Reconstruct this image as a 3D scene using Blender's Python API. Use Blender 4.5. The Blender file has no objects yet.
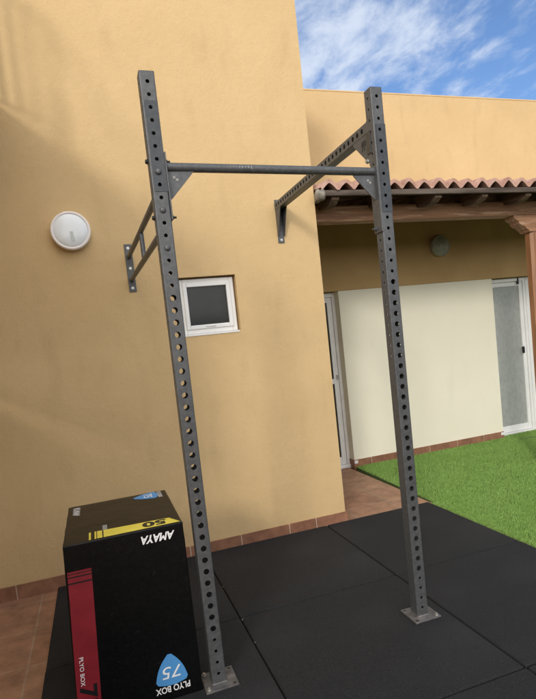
import bpy, bmesh, math, random
import numpy as np
from mathutils import Vector, Matrix

random.seed(4)
rng = np.random.default_rng(7)
S = bpy.context.scene
COL = S.collection

# ------------------------------------------------------------------ camera
CAM_LOC = Vector((-1.52615, -3.72091, 1.45148))
cr, cu, cf = Vector((0.9409, -0.3215, -0.1067)), Vector((0.1248, 0.0364, 0.9915)), Vector((0.3149, 0.9462, -0.0744))
cf.normalize(); cr = (cr - cf * cr.dot(cf)).normalized(); cu = cr.cross(cf)
cd = bpy.data.cameras.new('camera')
cam = bpy.data.objects.new('camera', cd); COL.objects.link(cam)
m = Matrix((cr, cu, -cf)).transposed().to_4x4(); m.translation = CAM_LOC
cam.matrix_world = m
cd.sensor_fit = 'VERTICAL'; cd.sensor_height = 24.0
cd.lens = 536.148 / 699 * 24.0
cd.shift_x = -6.76 / 699; cd.shift_y = 30.02 / 699
cd.clip_start = 0.05; cd.clip_end = 2000
S.camera = cam

# ------------------------------------------------------------------ light
LD = Vector((0.64, 1.0, -0.48)).normalized()          # direction the sunlight travels
SUN_EL = math.asin(-LD.z)
sd = bpy.data.lights.new('sun', 'SUN'); sd.energy = 1.32; sd.angle = math.radians(9.0); sd.color = (1.0, 0.935, 0.85)
so = bpy.data.objects.new('sun', sd); COL.objects.link(so)
so.rotation_euler = LD.to_track_quat('-Z', 'Y').to_euler(); so.location = (-6, -10, 9)

W = bpy.data.worlds.new('World'); S.world = W; W.use_nodes = True
nt = W.node_tree; nt.nodes.clear()
def N(t, ty, **kw):
    n = t.nodes.new(ty)
    for k, v in kw.items(): setattr(n, k, v)
    return n
out = N(nt, 'ShaderNodeOutputWorld'); bg = N(nt, 'ShaderNodeBackground'); bg.inputs[1].default_value = 0.15
sky = N(nt, 'ShaderNodeTexSky', sky_type='NISHITA'); sky.sun_disc = False
sky.sun_elevation = SUN_EL; sky.sun_rotation = math.atan2(-LD.x, -LD.y)
sky.air_density = 1.0; sky.dust_density = 1.2; sky.ozone_density = 1.5
tc = N(nt, 'ShaderNodeTexCoord')
sep = N(nt, 'ShaderNodeSeparateXYZ'); nt.links.new(tc.outputs['Generated'], sep.inputs[0])
mx = N(nt, 'ShaderNodeMath', operation='MAXIMUM'); nt.links.new(sep.outputs[2], mx.inputs[0]); mx.inputs[1].default_value = 0.06
dv = N(nt, 'ShaderNodeVectorMath', operation='DIVIDE')
cmb = N(nt, 'ShaderNodeCombineXYZ')
for i in range(3): nt.links.new(mx.outputs[0], cmb.inputs[i])
nt.links.new(tc.outputs['Generated'], dv.inputs[0]); nt.links.new(cmb.outputs[0], dv.inputs[1])
mp = N(nt, 'ShaderNodeMapping'); mp.vector_type = 'TEXTURE'
mp.inputs['Rotation'].default_value = (0, 0, math.radians(78)); mp.inputs['Scale'].default_value = (1.1, 0.62, 1.0)
mp.inputs['Location'].default_value = (0.35, 0.1, 0)
nt.links.new(dv.outputs[0], mp.inputs[0])
n1 = N(nt, 'ShaderNodeTexNoise'); n1.inputs['Scale'].default_value = 3.4; n1.inputs['Detail'].default_value = 9; n1.inputs['Roughness'].default_value = 0.6; n1.inputs['Distortion'].default_value = 0.25
n2 = N(nt, 'ShaderNodeTexNoise'); n2.inputs['Scale'].default_value = 0.8; n2.inputs['Detail'].default_value = 3
nt.links.new(mp.outputs[0], n1.inputs[0]); nt.links.new(dv.outputs[0], n2.inputs[0])
ad = N(nt, 'ShaderNodeMath', operation='MULTIPLY_ADD'); nt.links.new(n2.outputs[0], ad.inputs[0]); ad.inputs[1].default_value = 0.55; nt.links.new(n1.outputs[0], ad.inputs[2])
mr = N(nt, 'ShaderNodeMapRange'); nt.links.new(ad.outputs[0], mr.inputs[0])
mr.inputs[1].default_value = 0.66; mr.inputs[2].default_value = 1.02; mr.inputs[3].default_value = 0; mr.inputs[4].default_value = 0.8; mr.interpolation_type = 'SMOOTHSTEP'
mixc = N(nt, 'ShaderNodeMix', data_type='RGBA'); nt.links.new(mr.outputs[0], mixc.inputs['Factor'])
CLOUD = (5.4, 5.9, 6.7, 1)
tint = N(nt, 'ShaderNodeVectorMath', operation='MULTIPLY'); nt.links.new(sky.outputs[0], tint.inputs[0]); tint.inputs[1].default_value = (0.70, 0.85, 1.08)
nt.links.new(tint.outputs[0], mixc.inputs['A']); mixc.inputs['B'].default_value = CLOUD
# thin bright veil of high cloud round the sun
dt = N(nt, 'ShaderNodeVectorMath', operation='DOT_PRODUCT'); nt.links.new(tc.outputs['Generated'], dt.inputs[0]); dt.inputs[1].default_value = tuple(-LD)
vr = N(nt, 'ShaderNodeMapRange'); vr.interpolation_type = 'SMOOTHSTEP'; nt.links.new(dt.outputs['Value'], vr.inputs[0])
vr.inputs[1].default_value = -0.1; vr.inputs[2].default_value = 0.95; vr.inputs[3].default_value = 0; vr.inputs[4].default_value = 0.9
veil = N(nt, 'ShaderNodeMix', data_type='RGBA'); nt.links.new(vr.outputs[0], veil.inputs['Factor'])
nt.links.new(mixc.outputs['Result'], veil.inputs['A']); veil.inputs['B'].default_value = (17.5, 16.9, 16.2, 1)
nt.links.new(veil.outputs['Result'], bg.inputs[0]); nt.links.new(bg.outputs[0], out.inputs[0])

S.view_settings.view_transform = 'Standard'; S.view_settings.look = 'None'
S.view_settings.gamma = 1.0; S.view_settings.use_curve_mapping = False
S.view_settings.exposure = 0.0

# ------------------------------------------------------------------ materials
def mat(name, base, rough=0.7, metal=0.0, spec=0.5):
    M = bpy.data.materials.new(name); M.use_nodes = True
    b = M.node_tree.nodes['Principled BSDF']
    b.inputs['Base Color'].default_value = (*base, 1); b.inputs['Roughness'].default_value = rough
    b.inputs['Metallic'].default_value = metal; b.inputs['Specular IOR Level'].default_value = spec
    return M
def vary(M, c1, c2, scale=5, detail=6, lo=.35, hi=.65, rough=.55, stretch=(1, 1, 1), bump=None, coords='Object', dist=0.0):
    t = M.node_tree; b = t.nodes['Principled BSDF']
    tc = N(t, 'ShaderNodeTexCoord'); mp = N(t, 'ShaderNodeMapping'); mp.inputs['Scale'].default_value = stretch
    t.links.new(tc.outputs[coords], mp.inputs[0])
    n = N(t, 'ShaderNodeTexNoise'); n.inputs['Scale'].default_value = scale; n.inputs['Detail'].default_value = detail
    n.inputs['Roughness'].default_value = rough; n.inputs['Distortion'].default_value = dist
    t.links.new(mp.outputs[0], n.inputs[0])
    r = N(t, 'ShaderNodeValToRGB'); r.color_ramp.elements[0].position = lo; r.color_ramp.elements[1].position = hi
    r.color_ramp.elements[0].color = (*c1, 1); r.color_ramp.elements[1].color = (*c2, 1)
    t.links.new(n.outputs[0], r.inputs[0]); t.links.new(r.outputs[0], b.inputs['Base Color'])
    if bump:
        for sc, st, d in bump:
            n2 = N(t, 'ShaderNodeTexNoise'); n2.inputs['Scale'].default_value = sc; n2.inputs['Detail'].default_value = 5
            t.links.new(mp.outputs[0], n2.inputs[0])
            bp = N(t, 'ShaderNodeBump'); bp.inputs['Strength'].default_value = st; bp.inputs['Distance'].default_value = d
            t.links.new(n2.outputs[0], bp.inputs['Height'])
            if b.inputs['Normal'].is_linked: t.links.new(b.inputs['Normal'].links[0].from_socket, bp.inputs['Normal'])
            t.links.new(bp.outputs[0], b.inputs['Normal'])
    return M, r, mp
def mixover(M, color, scale, lo, hi, amount=1.0, stretch=(1, 1, 1), detail=4, seed=0.0):
    """lay a second blotchy colour (wear, dirt) over the base colour"""
    t = M.node_tree; b = t.nodes['Principled BSDF']
    src = b.inputs['Base Color'].links[0].from_socket
    tc = N(t, 'ShaderNodeTexCoord'); mp = N(t, 'ShaderNodeMapping'); mp.inputs['Scale'].default_value = stretch
    mp.inputs['Location'].default_value = (seed, seed * .7, seed * 1.3)
    t.links.new(tc.outputs['Object'], mp.inputs[0])
    n = N(t, 'ShaderNodeTexNoise'); n.inputs['Scale'].default_value = scale; n.inputs['Detail'].default_value = detail
    t.links.new(mp.outputs[0], n.inputs[0])
    r = N(t, 'ShaderNodeMapRange'); r.inputs[1].default_value = lo; r.inputs[2].default_value = hi; r.inputs[4].default_value = amount
    t.links.new(n.outputs[0], r.inputs[0])
    mxn = N(t, 'ShaderNodeMix', data_type='RGBA'); t.links.new(r.outputs[0], mxn.inputs['Factor'])
    t.links.new(src, mxn.inputs['A']); mxn.inputs['B'].default_value = (*color, 1)
    t.links.new(mxn.outputs['Result'], b.inputs['Base Color'])
    return M

OCHRE1, OCHRE2 = (0.58, 0.41, 0.208), (0.64, 0.46, 0.242)
M_ochre = mat('ochre_render', OCHRE1, 0.92, spec=.25)
vary(M_ochre, OCHRE1, OCHRE2, 1.6, 7, .3, .7, bump=[(260, .36, .004), (70, .28, .005), (20, .3, .008), (3.2, .2, .02)])
mixover(M_ochre, (0.36, 0.25, 0.13), 95, .70, .77, .5, (1, 1, 1), 3, 12.4)
mixover(M_ochre, (0.49, 0.345, 0.175), 7.0, .54, .74, .4, (1, 1, .35), 8)
mixover(M_ochre, (0.47, 0.33, 0.17), 55.0, .60, .74, .28, (1, 1, 1), 6, 7.1)
mixover(M_ochre, (0.66, 0.47, 0.26), 26.0, .62, .75, .35, (.5, 1, 1.4), 6, 3.1)
M_cream = mat('cream_render', (.7, .66, .5), .9, spec=.25)
vary(M_cream, (.785, .745, .60), (.83, .79, .65), 1.5, 6, .3, .7, bump=[(170, .15, .003), (18, .15, .004)])
mixover(M_cream, (.66, .63, .51), 5, .6, .8, .35, (1, 1, .4), 6)
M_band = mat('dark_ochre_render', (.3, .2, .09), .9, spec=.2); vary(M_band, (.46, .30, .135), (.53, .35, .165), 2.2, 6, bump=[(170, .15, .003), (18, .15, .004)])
M_blocker = mat('side_wall_render', OCHRE1, .92, spec=.2); vary(M_blocker, OCHRE1, OCHRE2, 2, 5, bump=[(150, .2, .003)])
M_black = mat('black_rubber', (.02, .02, .022), .85, spec=.35)
vary(M_black, (.008, .0085, .0095), (.019, .0195, .0215), 190, 4, .38, .64, bump=[(260, .9, .004), (60, .5, .004), (6, .15, .006)])
mixover(M_black, (.028, .028, .030), 1.7, .50, .78, .5, (1, 1.3, 1), 9, 1.7)
mixover(M_black, (.050, .049, .048), 7, .66, .80, .35, (1, .5, 1), 8, 8.2)
mixover(M_black, (.16, .16, .155), 300, .67, .73, .6, (1, 1, 1), 2, 5.7)
M_metal = mat('grey_powder_coat', (.1, .1, .1), .45, .25, .5)
vary(M_metal, (.070, .073, .076), (.100, .103, .107), 60, 5, bump=[(420, .3, .001)])
mixover(M_metal, (.135, .137, .138), 9, .58, .8, .35, (1, 1, .5), 6)
M_dark = mat('dark_plate_coat', (.05, .055, .06), .32, .3); vary(M_dark, (.033, .037, .041), (.05, .055, .06), 45, 5, bump=[(300, .2, .001)])
M_plate = mat('scuffed_base_plate', (.22, .22, .21), .55, .3)
vary(M_plate, (.085, .082, .082), (.15, .145, .143), 30, 6, bump=[(200, .3, .001)])
mixover(M_plate, (.24, .22, .20), 14, .56, .7, .6, (1, 1, 1), 6, 2.2)
M_zinc = mat('zinc_bolt', (.5, .5, .48), .35, .8)
M_holeblack = mat('dark_bolt', (.03, .03, .03), .5, .4)
M_white = mat('white_lacquer', (.78, .78, .77), .35); vary(M_white, (.74, .74, .73), (.80, .80, .79), 4, 4)
M_glass = mat('dark_window_glass', (.035, .038, .038), .12, 0, .3); vary(M_glass, (.022, .024, .024), (.036, .038, .036), 3, 3)
M_frost = mat('frosted_door_glass', (.2, .21, .2), .28, 0, .5)
vary(M_frost, (.30, .315, .30), (.36, .375, .355), 26, 7, .35, .65, bump=[(60, .1, .002)], stretch=(1, 1, .6))
mixover(M_frost, (.45, .46, .44), 48, .6, .75, .5)
M_terra = mat('terracotta_paving', (.22, .12, .07), .6, spec=.35)
def brickify(M, c1, c2, mortar, w, h, off, ms=.007, axes='xy'):
    t = M.node_tree; b = t.nodes['Principled BSDF']
    tc = N(t, 'ShaderNodeTexCoord'); mp = N(t, 'ShaderNodeMapping'); mp.inputs['Location'].default_value = off
    if axes == 'xz':
        sp = N(t, 'ShaderNodeSeparateXYZ'); cb = N(t, 'ShaderNodeCombineXYZ')
        t.links.new(tc.outputs['Object'], sp.inputs[0]); t.links.new(sp.outputs[0], cb.inputs[0]); t.links.new(sp.outputs[2], cb.inputs[1])
        t.links.new(cb.outputs[0], mp.inputs[0])
    else: t.links.new(tc.outputs['Object'], mp.inputs[0])
    br = N(t, 'ShaderNodeTexBrick'); br.offset = 0.0; br.squash = 1.0
    br.inputs['Scale'].default_value = 1; br.inputs['Brick Width'].default_value = w; br.inputs['Row Height'].default_value = h
    br.inputs['Mortar Size'].default_value = ms; br.inputs['Mortar Smooth'].default_value = .25; br.inputs['Bias'].default_value = 0
    br.inputs['Color1'].default_value = (*c1, 1); br.inputs['Color2'].default_value = (*c2, 1); br.inputs['Mortar'].default_value = (*mortar, 1)
    t.links.new(mp.outputs[0], br.inputs['Vector'])
    n = N(t, 'ShaderNodeTexNoise'); n.inputs['Scale'].default_value = 9; n.inputs['Detail'].default_value = 8; n.inputs['Roughness'].default_value = .65
    t.links.new(tc.outputs['Object'], n.inputs[0])
    r = N(t, 'ShaderNodeMapRange'); r.inputs[1].default_value = .3; r.inputs[2].default_value = .7; r.inputs[3].default_value = .68; r.inputs[4].default_value = 1.3
    t.links.new(n.outputs[0], r.inputs[0])
    vm = N(t, 'ShaderNodeVectorMath', operation='SCALE'); t.links.new(br.outputs['Color'], vm.inputs[0]); t.links.new(r.outputs[0], vm.inputs['Scale'])
    t.links.new(vm.outputs[0], b.inputs['Base Color'])
    inv = N(t, 'ShaderNodeMath', operation='MULTIPLY_ADD'); t.links.new(br.outputs['Fac'], inv.inputs[0]); inv.inputs[1].default_value = -1; t.links.new(n.outputs[0], inv.inputs[2])
    bp = N(t, 'ShaderNodeBump'); bp.inputs['Strength'].default_value = .4; bp.inputs['Distance'].default_value = .003
    t.links.new(inv.outputs[0], bp.inputs['Height']); t.links.new(bp.outputs[0], b.inputs['Normal'])
brickify(M_terra, (.31, .165, .10), (.365, .205, .125), (.36, .25, .17), .385, .385, (2.015, .495, 0), .0055)
M_skirt = mat('terracotta_skirting', (.22, .11, .06), .55, spec=.4)
brickify(M_skirt, (.23, .105, .06), (.28, .135, .078), (.45, .34, .25), .3735, .5, (.2986 + .3735, .2, 0), .004, 'xz')
M_turfbase = mat('turf_backing', (.03, .06, .015), .95); vary(M_turfbase, (.05, .09, .02), (.08, .13, .035), 30, 4)
M_earth = mat('earth', (.16, .12, .08), .95); vary(M_earth, (.12, .09, .06), (.2, .15, .1), 1.5, 6)
M_wood = mat('stained_timber', (.2, .09, .045), .6, spec=.3)
vary(M_wood, (.23, .115, .062), (.42, .225, .125), 9, 7, .3, .7, stretch=(.35, 4, 4), bump=[(40, .3, .002)])
mixover(M_wood, (.50, .33, .22), 6, .56, .66, .8, (.8, 3, 6), 6, 4.4)
M_woodpost = mat('varnished_timber_post', (.25, .1, .04), .42, spec=.5)
vary(M_woodpost, (.22, .095, .038), (.38, .18, .08), 9, 7, .3, .7, stretch=(4, 4, .35), bump=[(40, .2, .002)])
M_wooddark = mat('dark_roof_boards', (.05, .025, .014), .8, spec=.2); vary(M_wooddark, (.035, .018, .01), (.075, .035, .02), 8, 5, stretch=(3, .4, 3))
M_fascia = mat('weathered_fascia', (.1, .075, .06), .8, spec=.2); vary(M_fascia, (.06, .045, .035), (.14, .11, .09), 8, 5, stretch=(.3, 3, 3))
M_rafter = mat('weathered_rafter', (.13, .085, .06), .8, spec=.2); vary(M_rafter, (.08, .05, .035), (.19, .13, .09), 12, 5, stretch=(3, .4, 3))
M_tile = mat('clay_roof_tile', (.42, .22, .16), .85, spec=.2)
vary(M_tile, (.33, .18, .135), (.52, .33, .26), 14, 6, .3, .7, bump=[(120, .3, .002)])
mixover(M_tile, (.55, .42, .34), 8, .55, .75, .5, (1, 1, 1), 6, 2)
M_boxtop = mat('black_box_cover', (.012, .012, .013), .34, spec=.24)
vary(M_boxtop, (.002, .0023, .0025), (.004, .0044, .0045), 90, 4, bump=[(260, .35, .0008), (5, .5, .012)])
mixover(M_boxtop, (.03, .03, .03), 55, .66, .76, .5, (1, 1, 1), 6, 3.3)
mixover(M_boxtop, (.05, .05, .048), 420, .70, .76, .4, (1, 1, 1), 2, 9.3)
M_yellow = mat('yellow_print', (.72, .60, .07), .45); vary(M_yellow, (.66, .55, .06), (.75, .64, .10), 12, 4)
M_red = mat('red_print', (.30, .012, .025), .45); vary(M_red, (.19, .010, .018), (.24, .015, .024), 10, 4, bump=[(8, .2, .004)])
M_blue = mat('blue_print', (.07, .26, .55), .45)
M_print = mat('white_print', (.75, .75, .75), .5)
M_inkblack = mat('black_print', (.008, .008, .009), .45)
M_lens = mat('opal_glass', (.72, .76, .78), .15); vary(M_lens, (.80, .84, .86), (.86, .89, .90), 6, 3)
M_lensold = mat('aged_opal_glass', (.35, .35, .28), .3); vary(M_lensold, (.27, .28, .22), (.42, .42, .34), 14, 4)
M_ring = mat('white_lamp_ring', (.86, .80, .76), .4)
M_logo = mat('worn_logo_print', (.27, .265, .25), .6)
M_chip = mat('pale_chip', (.24, .22, .19), .8)
M_iron = mat('railing_iron', (.12, .11, .1), .6, .3)

# ------------------------------------------------------------------ helpers
class MB:
    def __init__(s): s.v = []; s.f = []; s.sm = []
    def add(s, vs, fs, smooth=False):
        o = len(s.v); s.v += [tuple(p) for p in vs]; s.f += [[i + o for i in f] for f in fs]; s.sm += [smooth] * len(fs); return s
    def box(s, x0, x1, y0, y1, z0, z1, bev=0):
        if bev:
            bm = bmesh.new(); bmesh.ops.create_cube(bm, size=1)
            for v in bm.verts: v.co = Vector((x0 + (v.co.x + .5) * (x1 - x0), y0 + (v.co.y + .5) * (y1 - y0), z0 + (v.co.z + .5) * (z1 - z0)))
            bmesh.ops.bevel(bm, geom=bm.edges[:], offset=bev, segments=2, profile=.5, affect='EDGES')
            s.bm(bm); return s
        vs = [(x, y, z) for z in (z0, z1) for y in (y0, y1) for x in (x0, x1)]
        return s.add(vs, [(0, 2, 3, 1), (4, 5, 7, 6), (0, 1, 5, 4), (2, 6, 7, 3), (0, 4, 6, 2), (1, 3, 7, 5)])
    def bm(s, bm, mtx=None, smooth=False):
        if mtx is not None: bmesh.ops.transform(bm, matrix=mtx, verts=bm.verts)
        bm.verts.index_update()
        s.add([v.co for v in bm.verts], [[v.index for v in f.verts] for f in bm.faces], smooth); bm.free(); return s
    def prism(s, pts, d0, d1, axis='x'):
        """polygon pts in the two other axes, extruded along axis"""
        def P(p, d): return {'x': (d, p[0], p[1]), 'y': (p[0], d, p[1]), 'z': (p[0], p[1], d)}[axis]
        n = len(pts); vs = [P(p, d0) for p in pts] + [P(p, d1) for p in pts]
        return s.add(vs, [list(range(n))[::-1], [n + i for i in range(n)]] + [(i, (i + 1) % n, n + (i + 1) % n, n + i) for i in range(n)])
    def tube(s, a, b, r, n=20, caps=True):
        a, b = Vector(a), Vector(b); d = (b - a).normalized(); u = d.orthogonal().normalized(); w = d.cross(u)
        A = [a + (u * math.cos(2 * math.pi * i / n) + w * math.sin(2 * math.pi * i / n)) * r for i in range(n)]
        B = [p + (b - a) for p in A]
        s.add(A + B, [(i, (i + 1) % n, n + (i + 1) % n, n + i) for i in range(n)], True)
        if caps: s.add(A, [list(range(n))[::-1]]); s.add(B, [list(range(n))])
        return s
    def lathe(s, prof, centre, axis, n=48, smooth=True):
        c = Vector(centre); d = Vector(axis).normalized(); u = d.orthogonal().normalized(); w = d.cross(u); vs = []
        for r, h in prof:
            for i in range(n): vs.append(c + d * h + (u * math.cos(2 * math.pi * i / n) + w * math.sin(2 * math.pi * i / n)) * r)
        fs = [(k * n + i, k * n + (i + 1) % n, (k + 1) * n + (i + 1) % n, (k + 1) * n + i) for k in range(len(prof) - 1) for i in range(n)]
        return s.add(vs, fs, smooth)
    def hexbolt(s, c, axis, r, h, washer=True):
        c = Vector(c); d = Vector(axis).normalized()
        if washer: s.tube(c, c + d * .0018, r * 1.35, 20)
        s.tube(c + d * .0018, c + d * (h * .8), r, 6)
        s.tube(c + d * (h * .8), c + d * h, r * .8, 12)
        return s
    def build(s, name, m, parent=None, bevel=None):
        me = bpy.data.meshes.new(name); me.from_pydata(s.v, [], s.f); me.validate()
        if len(me.polygons) == len(s.sm): me.polygons.foreach_set('use_smooth', s.sm)
        me.materials.append(m); o = bpy.data.objects.new(name, me); COL.objects.link(o)
        bmm = bmesh.new(); bmm.from_mesh(me); bmesh.ops.recalc_face_normals(bmm, faces=bmm.faces); bmm.to_mesh(me); bmm.free()
        if parent: put(o, parent)
        return o
def wloc(o):
    l = Vector(o.location)
    while o.parent: o = o.parent; l += Vector(o.location)
    return l
def put(o, parent):
    """parent o (built in world coordinates, no rotation anywhere) keeping it in place"""
    o.parent = parent; o.location = Vector(o.location) - wloc(parent)
def tag(o, label=None, cat=None, group=None, kind=None):
    if label: o['label'] = label
    if cat: o['category'] = cat
    if group: o['group'] = group
    if kind: o['kind'] = kind
    return o
def thing(name, loc, label, cat, group=None):
    o = bpy.data.objects.new(name, None); o.empty_display_size = .1; o.location = loc; COL.objects.link(o)
    return tag(o, label, cat, group)

# perforated square tube along local z: returns MB in local frame (centre axis at origin)
def perforated_tube(L, w, holes_y, holes_x, t=.003, rc=.005, z0=0.0):
    """holes_*: list of (z, r) on the +-y faces / the +-x faces"""
    mb = MB(); h = w / 2; e = h - rc
    def face(holes, rot):
        def T(u, d, z):      # u across, d outward
            for _ in range(rot): u, d = d, -u
            return (u, -d, z)
        holes = sorted(holes); z = z0
        def quad(za, zb, d): mb.add([T(-e, d, za), T(e, d, za), T(e, d, zb), T(-e, d, zb)], [(0, 1, 2, 3)])
        n = 24
        for i, (hz, r) in enumerate(holes):
            lo = hz - .021; hi = hz + .021
            for d in (h, h - t):
                if lo > z + 1e-5: quad(z, lo, d)
                ring = []; sq = []
                for k in range(n):
                    a = 2 * math.pi * k / n + math.pi / 4; c, s_ = math.cos(a), math.sin(a)
                    ring.append(T(r * c, d, hz + r * s_)); q = max(abs(c), abs(s_)); sq.append(T(e * c / q, d, hz + .021 * s_ / q))
                mb.add(ring + sq, [(k, (k + 1) % n, n + (k + 1) % n, n + k) for k in range(n)])
            a_ = [T(r * math.cos(2 * math.pi * k / n), h, hz + r * math.sin(2 * math.pi * k / n)) for k in range(n)]
            b_ = [T(r * math.cos(2 * math.pi * k / n), h - t, hz + r * math.sin(2 * math.pi * k / n)) for k in range(n)]
            mb.add(a_ + b_, [(k, (k + 1) % n, n + (k + 1) % n, n + k) for k in range(n)], True)
            z = hi
        for d in (h, h - t): quad(z, z0 + L, d)
        # rounded corner to the next face
        vs = []
        for k in range(5):
            a = k / 4 * math.pi / 2
            for zz in (z0, z0 + L): vs.append(T(e + rc * math.sin(a), e + rc * math.cos(a), zz))
        mb.add(vs, [(2 * k, 2 * k + 2, 2 * k + 3, 2 * k + 1) for k in range(4)], True)
    face(holes_y, 0); face(holes_x, 1); face(holes_y, 2); face(holes_x, 3)
    return mb
def xform(mb, M):
    mb.v = [tuple(M @ Vector(v)) for v in mb.v]; return mb

def text_geo(s, bold=0.0, shear=0.0, spacing=1.0):
    """glyph outlines scaled to the unit box: returns verts (x,y) in 0..1 and faces"""
    cu_ = bpy.data.curves.new('t', 'FONT'); cu_.body = s; cu_.offset = bold; cu_.shear = shear; cu_.space_character = spacing; cu_.resolution_u = 4
    ob = bpy.data.objects.new('t', cu_); COL.objects.link(ob)
    me = bpy.data.meshes.new_from_object(ob.evaluated_get(bpy.context.evaluated_depsgraph_get()))
    v = np.array([tuple(q.co[:2]) for q in me.vertices]); f = [list(p.vertices) for p in me.polygons]
    bpy.data.objects.remove(ob); bpy.data.curves.remove(cu_); bpy.data.meshes.remove(me)
    mn, mxx = v.min(0), v.max(0); v = (v - mn) / (mxx - mn)
    return v, f
def text_on(name, s, fn, m, parent, **kw):
    v, f = text_geo(s, **kw); mb = MB(); mb.add([fn(a, b) for a, b in v], f); return mb.build(name, m, parent)

# ------------------------------------------------------------------ setting
tag(MB().add([(-400, -400, -.12), (400, -400, -.12), (400, 400, -.12), (-400, 400, -.12)], [(0, 1, 2, 3)]).build('ground', M_earth), kind='structure')
tag(MB().box(-3.2, .95, -6.5, 0.02, -.10, -.02).box(.172, .95, .02, 1.75, -.10, -.02).build('paving', M_terra), kind='structure')

# ------------------------------------------------------------------ house (tall wing with small window, rear wing with doors)
XC = .17
house = thing('house', (-.8, 0, 0), 'ochre rendered house with a tall wing and a lower wing behind it', 'house')
wx0, wx1, wz0, wz1 = -.912, -.500, 1.545, 1.940       # opening
T_TOP = 4.18
mb = MB()
xs = [-6, wx0, wx1, XC]; zs = [-.1, wz0, wz1, T_TOP]
for i in range(3):
    for k in range(3):
        if i == 1 and k == 1: continue
        mb.add([(xs[i], 0, zs[k]), (xs[i + 1], 0, zs[k]), (xs[i + 1], 0, zs[k + 1]), (xs[i], 0, zs[k + 1])], [(0, 1, 2, 3)])
D = .075
mb.add([(wx0, 0, wz0), (wx1, 0, wz0), (wx1, 0, wz1), (wx0, 0, wz1), (wx0, D, wz0), (wx1, D, wz0), (wx1, D, wz1), (wx0, D, wz1)],
       [(0, 1, 5, 4), (1, 2, 6, 5), (2, 3, 7, 6), (3, 0, 4, 7), (4, 5, 6, 7)])
mb.add([(XC, 0, -.1), (XC, 4, -.1), (XC, 4, T_TOP), (XC, 0, T_TOP)], [(0, 1, 2, 3)])
mb.add([(-6, 0, -.1), (-6, 4, -.1), (-6, 4, T_TOP), (-6, 0, T_TOP)], [(0, 1, 2, 3)])
mb.add([(-6, 0, T_TOP), (XC, 0, T_TOP), (XC, 4, T_TOP), (-6, 4, T_TOP)], [(0, 1, 2, 3)])
mb.add([(-6, 4, -.1), (XC, 4, -.1), (XC, 4, T_TOP), (-6, 4, T_TOP)], [(0, 1, 2, 3)])
mb.build('tall_wing_wall', M_ochre, house)
# skirting tiles
sk = MB().prism([(-.001, -.1), (-.001, .066), (-.004, .072), (-.009, .070), (-.012, -.1)], -3.2, -.0835, 'x')
sk.box(XC + .001, XC + .012, -.001, 1.5, -.02, .071)
sk.build('skirting', M_skirt, house)
prf = [(-.001, -.1), (-.001, .066), (-.004, .072), (-.009, .070), (-.012, -.1)]
M_tl = mat('terracotta_cut_tile', (.25, .12, .07), .55, spec=.4); vary(M_tl, (.19, .088, .05), (.31, .15, .09), 9, 8, bump=[(60, .3, .002)])
MB().prism(prf, -.0785, XC + .012, 'x').build('skirting', M_tl, house)
M_grout = mat('pale_grout', (.55, .48, .40), .9); MB().prism([(y * .85, z) for y, z in prf], -.0835, -.0785, 'x').build('grout_joint', M_grout, house)
# window
wf = MB()
def frame(mb, x0, x1, z0, z1, w, y0, y1, bev=.004):
    mb.box(x0, x0 + w, y0, y1, z0, z1, bev); mb.box(x1 - w, x1, y0, y1, z0, z1, bev)
    mb.box(x0 + w, x1 - w, y0, y1, z1 - w, z1, bev); mb.box(x0 + w, x1 - w, y0, y1, z0, z0 + w, bev)
frame(wf, wx0 + .004, wx1 - .012, wz0 + .004, wz1 - .010, .034, .036, D)
win = wf.build('window', M_white, house)
sf = MB(); frame(sf, wx0 + .034, wx1 - .040, wz0 + .034, wz1 - .038, .028, .026, D - .008); sf.build('sash', M_white, win)
MB().box(wx0 + .058, wx1 - .064, .046, .052, wz0 + .058, wz1 - .062).build('pane', M_glass, win)
MB().box(wx0 + .17, wx0 + .24, .018, .03, wz0 + .046, wz0 + .058, .003).build('latch', M_white, win)
MB().prism([(-.004, wz0 - .012), (-.004, wz0 - .001), (.055, wz0 + .006), (.055, wz0 - .001), (.001, wz0 - .012)], wx0 + .002, wx1 - .010, 'x').build('sill', M_white, win)

# rear wing: pier, lintel wall, parapet
Y1 = 1.44
rw = MB()
rw.box(XC + .001, 7.5, Y1, 4.0, 2.80, 3.925)
rw.box(XC + .001, 7.5, 2.2, 4.0, -.1, 1.885)
rw.build('rear_wing_wall', M_ochre, house)
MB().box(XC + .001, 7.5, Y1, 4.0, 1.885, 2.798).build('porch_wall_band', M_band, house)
MB().box(XC + .001, 7.5, Y1 - .002, Y1 + .25, 3.9255, 3.945, .006).build('parapet_coping', M_ochre, house)
pier = MB().box(.995, 2.985, Y1 + .003, 2.19, -.1, 1.883).build('cream_pier', M_cream, house)
MB().box(3.9, 7.5, Y1 + .003, 2.19, -.1, 1.883).build('cream_pier', M_cream, house)
bs = MB().box(.993, 2.987, Y1 - .009, Y1 + .002, -.06, .070, .002)
bs.box(.984, .994, Y1 - .009, Y1 + .13, -.06, .070, .002)
skm = M_skirt.copy(); skm.name = 'pier_skirting_tile'
skirt2 = bs.build('skirting', skm, pier)
for q0, q1 in ((.990, 1.03), (2.94, 2.985)): MB().box(q0, q1, Y1 - .0105, Y1 - .0085, .03, .062).build('tile_end_patch', M_white, pier)
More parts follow.
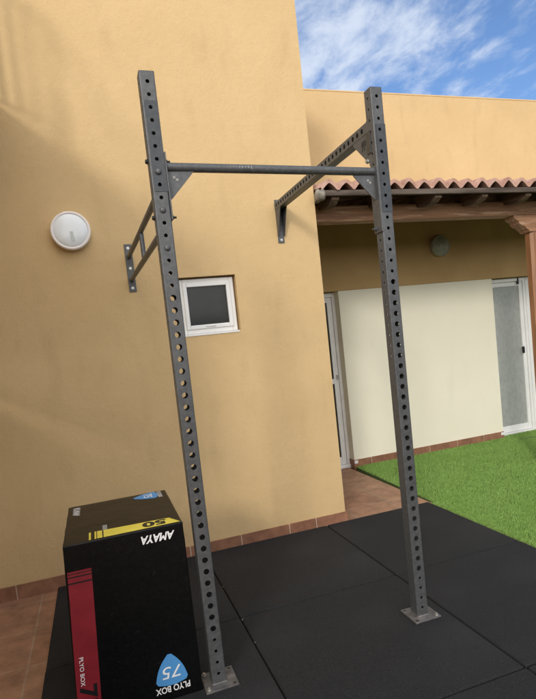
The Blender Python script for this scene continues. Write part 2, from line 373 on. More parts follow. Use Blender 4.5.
# left door
YD = 1.54
def door(x0, x1, ztop, stile, glass_mat, mid=None, zb=0.0, name='door'):
    mb = MB()
    mb.box(x0, x0 + .035, YD, YD + .06, zb, ztop, .003); mb.box(x1 - .035, x1, YD, YD + .06, zb, ztop, .003)
    mb.box(x0 + .035, x1 - .035, YD, YD + .06, ztop - .045, ztop, .003)
    mb.box(x0, x1, YD - .02, YD + .08, -.03, zb + .012, .003)
    d = mb.build(name, M_white, house)
    lf = MB(); a, b = x0 + .037, x1 - .037; y0, y1 = YD + .012, YD + .05
    lf.box(a, a + stile, y0, y1, zb + .014, ztop - .047, .004); lf.box(b - stile, b, y0, y1, zb + .014, ztop - .047, .004)
    lf.box(a + stile, b - stile, y0, y1, ztop - .047 - stile, ztop - .047, .004); lf.box(a + stile, b - stile, y0, y1, zb + .014, zb + .014 + stile * 1.5, .004)
    if mid: lf.box(a + stile, b - stile, y0, y1, mid - stile * .5, mid + stile * .5, .004)
    lf.build('leaf', M_white, d)
    MB().box(a + stile - .004, b - stile + .004, YD + .028, YD + .034, zb + .03, ztop - .06).build('pane', glass_mat, d)
    return d
door(.20, .993, 1.880, .055, M_glass, mid=.93)
d2 = door(2.84, 3.56, 1.880, .05, M_frost, name='sliding_door'); d3 = door(3.565, 4.2, 1.880, .05, M_frost, name='sliding_door')
MB().box(3.458, 3.472, YD - .018, YD + .012, .96, 1.04, .003).build('handle', M_holeblack, d2)
MB().box(.93, .945, YD - .02, YD + .012, .95, 1.0, .003).build('handle', M_zinc, [o for o in house.children if o.name == 'door'][0])
MB().box(2.86, 3.53, YD - .012, YD + .0, 1.84, 1.878, .004).build('roller_screen_box', M_white, d2)
MB().box(3.43, 3.455, YD - .016, YD - .002, 1.80, 1.875, .003).build('screen_end', M_holeblack, d2)

# ------------------------------------------------------------------ porch roof
porch = thing('porch_roof', (1.6, .1, 0), 'lean-to timber porch roof with wavy clay tiles in front of the rear wing', 'porch roof')
def roofz(y): return 2.505 + (y + .05) * .19
P = .1375; x = XC + .03; tl = MB(); X1 = 5.6
n = int((X1 - x) / P); K = 16; rows = 5
for r in range(rows):
    ya = -.07 + r * (1.5 / rows); yb = ya + 1.5 / rows + .04
    vs = []
    for i in range(n):
        jy = random.uniform(-.008, .008); jz = random.uniform(-.003, .003); ja = random.uniform(.9, 1.08)
        for k in range(K):
            t = k / K; xx = x + (i + t) * P
            top = (abs(math.sin(math.pi * t)) ** .85) * .060 * ja + .013
            u = (t - .5) / .43
            low = (.053 * ja * (1 - abs(u) ** 1.35)) if abs(u) < 1 else 0.0
            for (yy, sc, dz) in ((ya + jy, 1.0, 0.004), (yb, .86, -.012)):
                zz = roofz(yy) + dz + jz
                vs += [(xx, yy, zz + top * sc), (xx, yy, zz + min(low * sc, top * sc - .008) - .006)]
    m_ = n * K; fs = []
    for i in range(m_ - 1):
        q = i * 4; w_ = q + 4
        fs += [(q, w_, w_ + 2, q + 2), (q + 1, q + 3, w_ + 3, w_ + 1), (q, q + 1, w_ + 1, w_), (q + 2, w_ + 2, w_ + 3, q + 3)]
    tl.add(vs, fs)
tl.build('roof_tiles', M_tile, porch)
# boards under the tiles, fascia, rafters
bd = MB(); ys = [(-.035, roofz(-.035) - .016), (Y1 - .002, roofz(Y1) - .016), (Y1 - .002, roofz(Y1) - .038), (-.035, roofz(-.035) - .038)]
bd.prism(ys, XC + .03, X1, 'x').build('roof_boards', M_wooddark, porch)
MB().box(XC + .03, X1, -.062, -.037, roofz(-.05) - .046, roofz(-.05) - .006, .003).build('fascia', M_fascia, porch)
def rafter_x():
    k = 0
    while True:
        xr = .30 + .455 * k
        if xr > X1: return
        yield xr; k += 1
for xr in rafter_x():
    z0, z1 = roofz(-.03) - .040, roofz(Y1) - .040
    MB().prism([(-.03, z0), (Y1 - .003, z1), (Y1 - .003, z1 - .09), (.10, roofz(.1) - .13), (.02, roofz(.02) - .105), (-.03, z0 - .03)], xr, xr + .06, 'x').build('rafter', M_rafter, porch)
# beam with a rounded end at the corner of the tall wing
YB0, YB1 = .235, .36
MB().box(XC + .002, X1, YB0, YB1, 2.335, 2.462, .01).build('beam', M_wood, porch)
# post with carved capital
px0 = 2.425; pw = .10
pc = px0 + pw / 2; yc = (YB0 + YB1) / 2
def oct_post(mb, cx, cy, w, c, z0, z1):
    a = w / 2; b = a - c
    pts = [(cx - a, cy - b), (cx - b, cy - a), (cx + b, cy - a), (cx + a, cy - b), (cx + a, cy + b), (cx + b, cy + a), (cx - b, cy + a), (cx - a, cy + b)]
    mb.prism(pts, z0, z1, 'z')
post = oct_mb = MB(); oct_post(post, pc, yc, pw, .022, .12, 2.19)
post.box(pc - .054, pc + .054, yc - .054, yc + .054, -.02, .12, .006)
pp = post.build('post', M_woodpost, porch)
cap = MB()
half = [(0, 2.185), (.075, 2.185), (.085, 2.205), (.105, 2.213), (.125, 2.235), (.16, 2.245), (.185, 2.262), (.195, 2.285), (.225, 2.30), (.245, 2.315), (.245, 2.334), (0, 2.334)]
pts = [(pc + a, b) for a, b in half] + [(pc - a, b) for a, b in half[::-1]][1:-1]
cap.prism(pts, YB0 + .004, YB1 - .004, 'y'); cap.build('capital', M_wood, porch)
# second post further right, outside the frame
MB().box(pc + 2.6 - .06, pc + 2.6 + .06, yc - .06, yc + .06, -.1, 2.334, .01).build('post', M_woodpost, porch)
# carved grey rafter tail at the left end
rt = MB(); rt.lathe([(.0, 0), (.022, 0), (.036, .006), (.042, .02), (.036, .034), (.044, .05), (.036, .066), (.022, .074), (0, .074)], (XC + .055, -.075, 2.462), (-1, .25, 0), 24)
M_tail = mat('weathered_tail', (.35, .31, .25), .8); vary(M_tail, (.13, .115, .095), (.27, .245, .20), 30, 5)
rt.box(XC + .002, XC + .05, -.05, .05, 2.43, 2.49, .006)
rt.build('gutter_bracket', M_tail, porch)

# ------------------------------------------------------------------ wall lamps
def bulkhead(name, c, r, label, lens, ring):
    t = thing(name, c, label, 'wall lamp', None)
    x, y, z = c
    b = MB(); b.lathe([(r * .93, 0), (r * .97, .01), (r, .045), (r * 1.0, .058), (r * .97, .066), (r * .88, .067), (r * .85, .060)], c, (0, -1, 0), 64).build('ring', ring, t)
    g = MB(); pr_ = [(r * .86 * math.cos(a), .060 + .022 * math.sin(a)) for a in [i * math.pi / 2 / 8 for i in range(8)]] + [(0.0005, .082)]
    g.lathe(pr_, c, (0, -1, 0), 64).build('diffuser', lens, t)
    return t
lamp = bulkhead('wall_lamp', (-1.555, 0, 2.272), .121, 'round white bulkhead lamp with clean opal glass on the tall ochre wall', M_lens, M_ring)
lb = MB(); lb.add([(-1.555 - .006, -.0835, 2.272 - .01), (-1.555 + .012, -.0835, 2.272 - .01), (-1.555 + .02, -.078, 2.272 - .07), (-1.555 - .004, -.078, 2.272 - .07)], [(0, 1, 2, 3)])
M_smudge = mat('bulb_holder_grey', (.56, .60, .58), .3); lb.build('bulb_holder', M_smudge, lamp)
bulkhead('wall_lamp', (2.275, Y1, 2.285), .115, 'dull round bulkhead lamp under the porch roof above the cream wall', M_lensold, M_lensold)

# ------------------------------------------------------------------ turf
turf_x0, turf_y0 = .955, -3.2
tb = MB().prism([(turf_x0, -6), (7.0, -6), (7.0, YD), (1.0, Y1 - .012), (turf_x0, .1)], -.10, -.012, 'z')
tag(tb.build('turf_base', M_turfbase), kind='structure')
NB = 420000
gx = 0.925 + rng.random(NB) ** 1.25 * 4.2; gy = np.where(rng.random(NB) < .82, -1.7 + rng.random(NB) * 3.16, -3.6 + rng.random(NB) * 1.9)
gy = np.where((gx > 2.99) & (gy > 1.2), gy + .05, gy)
edge = np.where(gy > -.04, .955 + np.clip(gy, 0, 2) * .035, .925)
keep = (gx > edge) & ~((gx > px0 - .02) & (gx < px0 + .16) & (gy > yc - .08) & (gy < yc + .08)) & (gy < np.where(gx < 2.99, Y1 - .012, YD - .03))
gx, gy = gx[keep], gy[keep]; n = len(gx)
hh = .014 + rng.random(n) * .007; ang = rng.random(n) * 6.283; lean = rng.normal(0, .006, (n, 2)) + np.array([.002, -.004])
wd = .0012 + rng.random(n) * .0011
dx, dy = np.cos(ang) * wd, np.sin(ang) * wd
V = np.empty((n, 4, 3)); zb = -.014
V[:, 0] = np.stack([gx - dx, gy - dy, np.full(n, zb)], 1); V[:, 1] = np.stack([gx + dx, gy + dy, np.full(n, zb)], 1)
V[:, 2] = np.stack([gx + lean[:, 0] + dx * .5, gy + lean[:, 1] + dy * .5, zb + hh], 1); V[:, 3] = np.stack([gx + lean[:, 0] - dx * .5, gy + lean[:, 1] - dy * .5, zb + hh], 1)
me = bpy.data.meshes.new('artificial_grass'); me.vertices.add(n * 4); me.vertices.foreach_set('co', V.reshape(-1))
me.loops.add(n * 4); me.loops.foreach_set('vertex_index', np.arange(n * 4)); me.polygons.add(n)
me.polygons.foreach_set('loop_start', np.arange(n) * 4); me.polygons.foreach_set('loop_total', np.full(n, 4)); me.update(); me.validate()
M_grass = mat('artificial_grass_blades', (.07, .14, .025), .6, spec=.25)
vary(M_grass, (.235, .40, .09), (.28, .45, .12), 2.2, 8, .3, .7, rough=.6)
mixover(M_grass, (.36, .45, .19), 90, .55, .7, .3, (1, 1, 1), 3, 1.9)
me.materials.append(M_grass); go = bpy.data.objects.new('artificial_grass', me); COL.objects.link(go)
tag(go, 'short green artificial grass beside the rubber mats', 'grass', kind='stuff')

# ------------------------------------------------------------------ rubber mats
cols = [(-1.925, -.9605), (-.9555, -.003), (.003, .912)]
rowsY = [(-.006, -.996), (-1.004, -1.996), (-2.004, -2.997)]
hor = ['leftmost', 'middle', 'rightmost']; ver = ['against the house wall', 'in the second row', 'in the row nearest the camera']
special = {(0, 0): 'black rubber floor mat touching the house wall behind the black box',
           (1, 0): 'black rubber floor mat touching the house wall below the small window',
           (2, 0): 'black rubber floor mat at the house corner with its end against the path and turf',
           (0, 1): 'black rubber floor mat under the black box',
           (1, 1): 'black rubber floor mat between the two posts carrying both base plates',
           (2, 1): 'black rubber floor mat right of the right post along the turf',
           (0, 2): 'black rubber floor mat in front of the black box nearest the camera',
           (1, 2): 'black rubber floor mat in front of the two posts nearest the camera',
           (2, 2): 'black rubber floor mat in the bottom right corner nearest the camera'}
ul = MB().box(-1.915, .903, -2.985, -.012, -.0198, -.0165).build('mat_underlay', M_inkblack); tag(ul, 'thin black underlay sheet showing in the seams between the rubber mats', 'underlay')  # added black sheet, stands in for shade in the mat seams
for i, (xa, xb) in enumerate(cols):
    for j, (ya, yb) in enumerate(rowsY):
        ox = random.uniform(-.004, .004) if i == 0 else 0
        b = MB().box(xa + ox, xb - random.uniform(0, .003), yb, ya - random.uniform(0, .002), -.0195, random.uniform(-.001, .001), .007)
        o = b.build('rubber_mat', M_black)
        c = Vector(((xa + xb) / 2, (ya + yb) / 2, -.02))
        o.data.transform(Matrix.Translation(-c)); o.location = c
        tag(o, special[(i, j)], 'floor mat', 'black rubber mats laid edge to edge')
for (x, y, s, lb_) in ((-.957, -.60, .008, 'pale chip stuck in the mat seam nearest the house wall'), (-.953, -1.03, .010, 'largest pale chip in the mat seam between the posts'), (-.955, -1.27, .007, 'pale chip in the mat seam closest to the left post foot')):
    bmx = bmesh.new(); bmesh.ops.create_icosphere(bmx, subdivisions=1, radius=s)
    for v in bmx.verts: v.co = Vector((v.co.x * random.uniform(.25, .5), v.co.y * random.uniform(.5, 1), v.co.z * random.uniform(.25, .4)))
    o = MB().bm(bmx, Matrix.Translation((0, 0, 0))).build('chip', M_chip); o.location = (x, y, .001)
    tag(o, lb_, 'chip', 'pale chips lying in the mat seam')

# ------------------------------------------------------------------ pull up rig
rig = thing('pull_up_rig', (-.66, -1.48, 0), 'grey steel pull-up rig of two perforated posts bolted to the house wall', 'pull-up rig')
H = 2.557; PWD = .062
posts = {'L': (-1.185, -1.478), 'R': (-.138, -1.446)}
sp_ = .0503
hy = []
for k in range(50):
    z = .0535 + sp_ * k
    hy.append((z, .0068 if k < 4 else (.0124 if k < 33 else .0078)))
hx = [(z, .0062) for z, r in hy[25:]]
uprights = {}
for key, (cx, cy) in posts.items():
    skip = {'L': (2.18, 2.01, 1.86), 'R': ()}[key]
    mbp = perforated_tube(H - .008, PWD, hy, hx, z0=.008)
    up = xform(mbp, Matrix.Translation((cx, cy, 0))).build('upright', M_metal, rig)
    uprights[key] = up
    # end cap
    MB().box(cx - .0305, cx + .0305, cy - .0305, cy + .0305, H - .004, H + .003, .002).build('end_cap', M_dark, up)
    # base plate with corner holes / bolts
    px, py = (cx + .005, cy)
    base = MB().box(px - .072, px + .072, py - .072, py + .072, .0005, .009, .002).build('base_plate', M_plate, up)
    weld = MB()
    hh_ = PWD / 2
    weld.tube((cx - hh_, cy - hh_, .010), (cx + hh_, cy - hh_, .010), .005, 8).tube((cx + hh_, cy - hh_, .010), (cx + hh_, cy + hh_, .010), .005, 8).tube((cx - hh_, cy - hh_, .010), (cx - hh_, cy + hh_, .010), .005, 8)
    weld.build('weld', M_plate, up)
    for a in (-1, 1):
        for b in (-1, 1):
            c = (px + a * .056, py + b * .056, .009)
            bolt = (a < 0) if key == 'L' else (a > 0 and b < 0)
            if bolt: MB().hexbolt(c, (0, 0, 1), .0075, .010).build('bolt', M_zinc, up)
            else: MB().tube((c[0], c[1], .0085), (c[0], c[1], .0095), .007, 16).build('bolt_hole', M_holeblack, up)
    # dark cover plate on the front face, perforated like the post
    zt, zb_ = (2.444, 2.089) if key == 'L' else (2.392, 1.990)
    yf = cy - PWD / 2 - .0022
    xa, xb = cx - .021, cx + .0305
    pl = MB()
    inn = [h for h in hy if zb_ + .01 < h[0] < zt - .01]
    z = zb_; xm = cx; n_ = 24
    boltz = {'L': [2.148], 'R': []}[key]
    for hz, r in inn:
        lo, hi = max(hz - .021, zb_), min(hz + .021, zt)
        for yy in (yf, yf + .002):
            if lo > z + 1e-5: pl.add([(xa, yy, z), (xb, yy, z), (xb, yy, lo), (xa, yy, lo)], [(0, 1, 2, 3)])
            ring, sq = [], []
            for k in range(n_):
                a = 2 * math.pi * k / n_ + math.pi / 4; c_, s_ = math.cos(a), math.sin(a); q = max(abs(c_), abs(s_))
                ring.append((xm + r * c_, yy, hz + r * s_))
                ux = c_ / q; uz = s_ / q
                sq.append((xm + (ux * (xb - xm) if ux > 0 else ux * (xm - xa)), yy, hz + (uz * (hi - hz) if uz > 0 else uz * (hz - lo))))
            pl.add(ring + sq, [(k, (k + 1) % n_, n_ + (k + 1) % n_, n_ + k) for k in range(n_)])
        z = hi
    for yy in (yf, yf + .002):
        if z < zt: pl.add([(xa, yy, z), (xb, yy, z), (xb, yy, zt), (xa, yy, zt)], [(0, 1, 2, 3)])
    pl.add([(xa, yf, zb_), (xb, yf, zb_), (xb, yf, zt), (xa, yf, zt), (xa, yf + .002, zb_), (xb, yf + .002, zb_), (xb, yf + .002, zt), (xa, yf + .002, zt)],
           [(0, 1, 5, 4), (1, 2, 6, 5), (2, 3, 7, 6), (3, 0, 4, 7)])
    pl.build('cover_plate', M_dark, up)

def zk(z): return min((h[0] for h in hy), key=lambda a: abs(a - z))
# front bolts of the left post
cx, cy = posts['L']
for z in (2.165, 2.015, 1.864):
    z = zk(z); yy = cy - PWD / 2 - (.0045 if z > 2.06 else 0)
    MB().lathe([(.0, .0085), (.007, .008), (.0115, .005), (.0125, .001), (.0125, 0)][::-1], (cx, yy, z), (0, -1, 0), 24).build('bolt', M_metal, uprights['L'])
cxr, cyr = posts['R']
# pull-up bar
yb_L, yb_R = cy + .0, cyr + .0
zbar = 2.188
bar = MB().tube((cx + PWD / 2 + .004, yb_L - .006, zbar + .004), (cxr - PWD / 2 - .004, yb_R - .006, zbar - .006), .0185, 32).build('pull_up_bar', M_metal, rig)
logo = MB()
for k in range(9):
    xx = -.895 + k * .0135; a0 = random.uniform(-.25, .1); a1 = random.uniform(.35, .6)
    w_ = random.uniform(.003, .006); t_ = (xx - (cx)) / (cxr - cx)
    yc_ = yb_L - .006 + t_ * (yb_R - yb_L); zc_ = zbar + .004 - .010 * t_
    vs = []
    for q in range(4):
        a = a0 + (a1 - a0) * q / 3
        for dxx in (0, w_): vs.append((xx + dxx + .002 * math.sin(q * 2 + k), yc_ - .0189 * math.cos(a), zc_ + .0189 * math.sin(a)))
    logo.add(vs, [(2 * q, 2 * q + 1, 2 * q + 3, 2 * q + 2) for q in range(3)])
logo.build('worn_print', M_logo, bar)
# brackets, gussets and bolts of the bar
for key, sg in (('L', 1), ('R', -1)):
    px, py = posts[key]; xs_ = px + sg * PWD / 2
    zt_, zb2 = (2.245, 1.975) if key == 'L' else (2.205, 1.90)
    xa, xb = sorted((xs_ + sg * .0005, xs_ + sg * .0065))
    br = MB().box(xa, xb, py - .037, py + .034, zb2, zt_, .002).build('bar_bracket', M_metal, bar)
    zb_c = zbar + (.004 if key == 'L' else -.006)
    g = [(xs_ + sg * .007, zb_c - .012), (xs_ + sg * .118, zb_c - .014), (xs_ + sg * .112, zb_c - .024), (xs_ + sg * .016, zb_c - .128), (xs_ + sg * .007, zb_c - .128)]
    MB().prism(g, py - .010, py - .004, 'y').build('gusset', M_metal, bar)
    # round worn emblem on the gusset
    gc = (xs_ + sg * .038, zb_c - .046); em = MB()
    em.lathe([(.0, 0), (.003, .0004), (.0065, .0003), (.0065, 0)], (gc[0] - .004, py - .0102, gc[1] + .004), (0, -1, 0), 9)
    em.lathe([(.0, 0), (.003, .0004), (.007, .0003), (.007, 0)], (gc[0] + .007, py - .0102, gc[1] - .006), (0, -1, 0), 7)
    em.build('gusset_emblem', M_logo, bar)
    for z in ((zt_ - .025), (zb2 + .02)):
        b = MB(); b.hexbolt((xs_ + sg * .0065, py + .012, z), (sg, 0, 0), .009, .011)
        b.tube((xs_ + sg * .012, py + .012, z), (xs_ + sg * .028, py + .012, z), .0045, 12)
        b.build('bolt', M_holeblack if key == 'L' else M_metal, bar)
        MB().hexbolt((px - sg * PWD / 2, py + .012, z), (-sg, 0, 0), .009, .010).build('nut', M_holeblack if key == 'L' else M_metal, bar)

# ladder arm to the wall (left)
arm = MB(); xl_w = -1.214
def armpt(y, z): t = y / cy; return (xl_w + (cx - xl_w) * t, y, z)
for z in (2.10, 1.948):
    arm.tube(armpt(-.006, z), armpt(cy + .034, z), .0145, 20)
la = arm.build('ladder_arm', M_metal, rig)
MB().tube(armpt(-.76, 2.088), armpt(-.76, 1.960), .0125, 16).build('rung', M_metal, la)
wp = MB().box(xl_w - .024, xl_w + .024, -.0065, -.0005, 1.866, 2.182, .0015).build('wall_plate', M_metal, la)
MB().box(cx - .028, cx + .028, cy + PWD / 2 + .0005, cy + PWD / 2 + .006, 1.90, 2.15, .0015).build('post_plate', M_metal, la)
for z in (2.155, 2.022, 1.892): MB().hexbolt((xl_w, -.0065, z), (0, -1, 0), .007, .007).build('bolt', M_zinc, la)

# perforated arm to the wall (right)
aw = .054; az = 2.402
L = abs(cyr) - PWD / 2 - .008
hs = [(.042 + .0485 * k, .0122) for k in range(int((L - .07) / .0485) + 1)]
def perf_arm():
    mbq = MB()
    t0 = perforated_tube_x(L, aw, hs)
    return t0
def perforated_tube_x(L, w, holes):
    # local z runs along world -y; the x faces carry the holes
    sq = .0215
    global_h = perforated_tube.__defaults__
    mbq = MB(); h = w / 2; rc = .005; e = h - rc; t = .003; n = 20
    def quadpair(T, za, zb_):
        for d in (h, h - t): mbq.add([T(-e, d, za), T(e, d, za), T(e, d, zb_), T(-e, d, zb_)], [(0, 1, 2, 3)])
    for rot in range(4):
        def T(u, d, z, rot=rot):
            for _ in range(rot): u, d = d, -u
            return (u, -d, z)
        if rot % 2 == 1:
            z = 0
            for hz, r in holes:
                for d in (h, h - t):
                    if hz - sq > z + 1e-5: mbq.add([T(-e, d, z), T(e, d, z), T(e, d, hz - sq), T(-e, d, hz - sq)], [(0, 1, 2, 3)])
                    ring, s4 = [], []
                    for k in range(n):
                        a = 2 * math.pi * k / n + math.pi / 4; c, s_ = math.cos(a), math.sin(a); q = max(abs(c), abs(s_))
                        ring.append(T(r * c, d, hz + r * s_)); s4.append(T(e * c / q, d, hz + sq * s_ / q))
                    mbq.add(ring + s4, [(k, (k + 1) % n, n + (k + 1) % n, n + k) for k in range(n)])
                a_ = [T(r * math.cos(6.28319 * k / n), h, hz + r * math.sin(6.28319 * k / n)) for k in range(n)]
                b_ = [T(r * math.cos(6.28319 * k / n), h - t, hz + r * math.sin(6.28319 * k / n)) for k in range(n)]
                mbq.add(a_ + b_, [(k, (k + 1) % n, n + (k + 1) % n, n + k) for k in range(n)], True)
                z = hz + sq
            quadpair(T, z, L)
        else: quadpair(T, 0, L)
        vs = []
        for k in range(5):
            a = k / 4 * math.pi / 2
            for zz in (0, L): vs.append(T(e + rc * math.sin(a), e + rc * math.cos(a), zz))
        mbq.add(vs, [(2 * k, 2 * k + 2, 2 * k + 3, 2 * k + 1) for k in range(4)], True)
    return mbq
pa = perf_arm()
xr_w = -.124
pa.v = [(xr_w + (cxr - xr_w) * (q[2] / L) + q[0], -.006 - q[2], az + q[1]) for q in pa.v]
ra = pa.build('perforated_arm', M_metal, rig)
MB().box(xr_w - .024, xr_w + .024, -.0065, -.0005, 2.142, 2.452, .0015).build('wall_plate', M_metal, ra)
for z in (2.437, 2.163): MB().hexbolt((xr_w, -.0065, z), (0, -1, 0), .007, .007).build('bolt', M_zinc, ra)
zt_ = az - aw / 2
for sx in (-1, 1):
    xg = xr_w + sx * (aw / 2 - .004)
    MB().prism([(-.006, zt_), (-.118, zt_), (-.105, zt_ - .012), (-.022, zt_ - .185), (-.006, zt_ - .185)], xg - .0022, xg + .0022, 'x').build('gusset', M_metal, ra)
yp_ = cyr + PWD / 2
MB().prism([(yp_ + .002, zt_), (yp_ + .155, zt_), (yp_ + .150, zt_ - .012), (yp_ + .018, zt_ - .135), (yp_ + .002, zt_ - .135)], cxr - .026, cxr - .020, 'x').build('gusset', M_metal, ra)
MB().box(cxr - .030, cxr + .030, yp_ + .0005, yp_ + .0065, zt_ - .155, az + .027, .0015).build('post_plate', M_metal, ra)
MB().box(cxr - .0345, cxr - .0312, yp_ - .028, yp_ + .012, zt_ - .10, zt_ - .0, .001).build('side_tab', M_dark, ra)
em = MB()
for k in range(4):
    em.box(cxr - .0275, cxr - .0262, yp_ + .030 + k * .011, yp_ + .036 + k * .011, zt_ - .028 - .018 * (k % 2) - .02, zt_ - .020, 0)
em.build('worn_print', M_holeblack, ra)
MB().hexbolt((cxr - .026, yp_ + .025, zt_ - .125), (-1, 0, 0), .009, .012).build('bolt', M_zinc, ra)

# ------------------------------------------------------------------ jump box
BX, BY, BW, BD, BH = -1.728, -1.507, .470, .583, .738
box = thing('jump_box', (BX + BW / 2, BY + BD / 2, 0), 'tall black soft jump box with red, yellow and blue printed size markings', 'jump box')
def lean(z): return -.034 * max(0.0, (.62 - z) / .62)
bmx = bmesh.new(); bmesh.ops.create_cube(bmx, size=1)
bmesh.ops.bevel(bmx, geom=bmx.edges[:], offset=.012, segments=3, profile=.6, affect='EDGES')
for v in bmx.verts:
    p = v.co; x = (p.x + .5) * BW; y = (p.y + .5) * BD; z = (p.z + .5) * BH
    v.co = Vector((x, y, z))
# bevel offset was in unit space, so the roundings come out as 6 to 9 mm
for v in bmx.verts:
    t = 1 - v.co.x / BW
    v.co.x += BX + lean(v.co.z) * t; v.co.y += BY; v.co.z += .001
body = MB().bm(bmx, smooth=False).build('cover', M_boxtop, box)
# stitched piping along the visible edges
pz = BH - .004
def pipe(pts, r=.0032):
    mbp = MB()
    for a, b in zip(pts[:-1], pts[1:]): mbp.tube(a, b, r, 8)
    return mbp
def wob(a, b, n=14, s=.0012):
    a, b = Vector(a), Vector(b); return [a.lerp(b, i / n) + Vector([random.uniform(-s, s) for _ in range(3)]) for i in range(n + 1)]
e0 = (BX + .003, BY + .003, pz); e1 = (BX + BW - .003, BY + .003, pz); e2 = (BX + BW - .003, BY + BD - .003, pz); e3 = (BX + .003, BY + BD - .003, pz)
for a, b in ((e0, e1), (e1, e2), (e2, e3), (e3, e0)): pipe(wob(a, b)).build('seam', M_boxtop, box)
for (xx, yy) in ((BX + .003, BY + .003), (BX + BW - .003, BY + .003)):
    pts = wob((0, yy, .01), (0, yy, pz), 20, .0008)
    for q in pts: q.x += xx + (lean(q.z) if xx < BX + .1 else 0)
    pipe(pts, .0028).build('seam', M_boxtop, box)
E1 = .0012
def F(u, z): return (BX + u, BY - E1, z)
def Fl(u, z, e=0.0): return (BX + lean(z) + u, BY - E1 - e, z)
def T_(u, v, e=0.0): return (BX + u, BY + v, BH + .001 + .0009 + e)
# red panel with black stripes
rp = MB()
zz = [.001 + i * (.633 - .001) / 12 for i in range(13)]
rp.add([Fl(.004, z) for z in zz] + [Fl(.094, z) for z in zz], [(i, 13 + i, 14 + i, i + 1) for i in range(12)])
red = rp.build('red_panel', M_red, box)
st = MB()
for z, h in ((.622, .0035), (.608, .005), (.583, .006)): st.add([Fl(.004, z, .0005), Fl(.094, z, .0005), Fl(.094, z + h, .0005), Fl(.004, z + h, .0005)], [(0, 1, 2, 3)])
st.build('stripe', M_inkblack, red)
text_on('lettering', 'PLYO BOX', lambda a, b: Fl(.022 + b * .016, .285 - a * .118, .0006), M_print, red, bold=.012)
text_on('number', '75', lambda a, b: Fl(.014 + b * .068, .166 - a * .105, .0006), M_inkblack, red, bold=.03)
# maker name and big blue mark
text_on('maker_lettering', 'AMAYA', lambda a, b: F(.432 - a * .136, .713 - b * .034), M_print, box, bold=.035, shear=.3)
def tri(cx, cz, w, h, n=10):
    """rounded triangle with bulging sides, apex up, in a unit frame centred on its base middle"""
    A = np.array([(0, h), (w / 2, 0), (-w / 2, 0)], float); pts = []
    C = A.mean(0)
    for i in range(3):
        p, q = A[i], A[(i + 1) % 3]; mid = (p + q) / 2; nrm = mid - C; nrm /= np.linalg.norm(nrm)
        for k in range(n):
            t = .07 + .86 * k / (n - 1); pts.append(p + (q - p) * t + nrm * math.sin(math.pi * t) * w * .10)
    return [(cx + a, cz + b) for a, b in pts]
tp = tri(.348, .078, .136, .128)
bl = MB(); bl.add([F(a, b) for a, b in tp], [list(range(len(tp)))]); blue = bl.build('blue_mark', M_blue, box)
text_on('number', '75', lambda a, b: (BX + .388 - a * .078, BY - E1 - .0006, .146 - b * .050), M_print, blue, bold=.0, shear=.15)
text_on('lettering', 'PLYO BOX', lambda a, b: F(.419 - a * .142, .064 - b * .028), M_print, box, bold=.02)
# top face
yw = MB(); yw.add([T_(.120, .012), T_(.462, .012), T_(.425, .093), T_(.120, .108)], [(0, 1, 2, 3)])
yw.add([T_(.098, .012), T_(.106, .012), T_(.106, .108), T_(.098, .108)], [(0, 1, 2, 3)])
yb = yw.build('yellow_band', M_yellow, box)
MB().add([T_(.150, .012, .0005), T_(.155, .012, .0005), T_(.155, .108, .0005), T_(.150, .108, .0005)], [(0, 1, 2, 3)]).add([T_(.127, .012, .0005), T_(.130, .012, .0005), T_(.130, .108, .0005), T_(.127, .108, .0005)], [(0, 1, 2, 3)]).build('stripe', M_inkblack, yb)
text_on('number', '50', lambda a, b: T_(.408 - a * .098, .090 - b * .066, .0006), M_inkblack, yb, bold=.045)
tp = tri(0, 0, .128, .112)
b2 = MB(); b2.add([T_(.412 - b, .515 - a) for a, b in tp], [list(range(len(tp)))]); bt = b2.build('blue_mark', M_blue, box)
text_on('number', '75', lambda a, b: T_(.355 + b * .042, .552 - a * .070, .0006), M_print, bt, shear=.15, bold=.01)
text_on('lettering', 'PLYO BOX', lambda a, b: T_(.424 + b * .020, .563 - a * .110), M_print, box, bold=.02)
text_on('maker_lettering', 'AMAYA', lambda a, b: T_(.056 - b * .032, .40 + a * .14), M_print, box, bold=.03, shear=.3)
MB().box(BX + .152, BX + .171, BY + .110, BY + .170, BH + .0012, BH + .003, .0006).build('care_tag', M_logo, box)

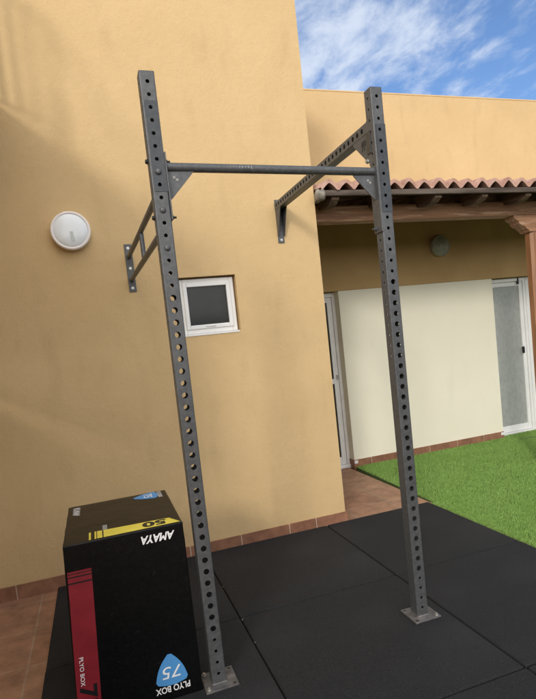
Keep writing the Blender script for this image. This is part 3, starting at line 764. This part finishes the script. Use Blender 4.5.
# ------------------------------------------------------------------ unseen shade blockers, shaped for the wall shading, with railing (left, outside the frame)
XE, XS = -2.20, -1.945
prof_ = [(-.002, 3.11), (-2.25, 3.11)]
bw = MB().prism([(-.002, -.1), (-.002, 1.42), (-3.0, 1.42), (-3.0, .75), (-6.4, .75), (-6.4, -.1)], -2.62, -2.42, 'x').box(-2.60, -2.44, -.20, -.004, 1.40, 1.579).box(-2.60, -2.44, -2.22, -2.02, 1.40, 1.579).build('boundary_wall', M_blocker)  # added low wall, height and gap set to shade the lower left wall
tag(bw, 'low ochre rendered side wall at the left end of the paved yard', 'wall')
wk = MB().prism(prof_ + [(y, z - .14) for y, z in prof_[::-1]], -2.8, XS, 'x').prism([(-.002, 1.58), (-.002, 2.9695), (-2.25, 2.9695), (-2.25, 1.58)], -2.6, XE, 'x').build('raised_terrace', M_blocker)  # added slab and block, sized to keep sun off the left wall
tag(wk, 'rendered terrace edge raised high above the left side of the yard', 'terrace')
rail = thing('railing', (XS - .02, -1, 3.11), 'iron railing with upright bars on the raised terrace at the upper left', 'railing')
xr_ = XS - .0
def bz(Y): return 3.175 + .12 * (Y - .38)
def tz(Y): return 3.863 + .10 * (Y - .36)
MB().tube((xr_, -.01, bz(.01)), (xr_, -.66, bz(.66)), .014, 10).build('bottom_rail', M_iron, rail)
MB().tube((xr_, -.01, tz(.01)), (xr_, -.61, tz(.61)), .018, 10).tube((xr_, -.61, tz(.61)), (xr_, -1.03, 3.605), .018, 10).tube((xr_, -1.03, 3.605), (xr_, -1.6, 3.30), .018, 10).tube((xr_, -1.6, 3.30), (xr_, -1.6, 3.10), .018, 10).build('top_rail', M_iron, rail)
for Y in (.05, .17, .305, .453): MB().tube((xr_, -Y, bz(Y)), (xr_, -Y, tz(Y)), .019, 8).build('baluster', M_iron, rail)
MB().tube((xr_, -.645, 3.09), (xr_, -.645, tz(.60)), .024, 10).build('newel', M_iron, rail)
M_darkrefl = mat('garden_wall_stone', (.12, .10, .08), .9); vary(M_darkrefl, (.08, .07, .05), (.16, .14, .11), 4, 6)
tag(MB().box(-8, 9, -9.2, -9.0, -.1, 2.1, .02).build('garden_wall', M_darkrefl), 'low dark garden wall closing the yard behind the camera', 'wall')  # added unseen wall, gives dark reflections and cuts low sky light
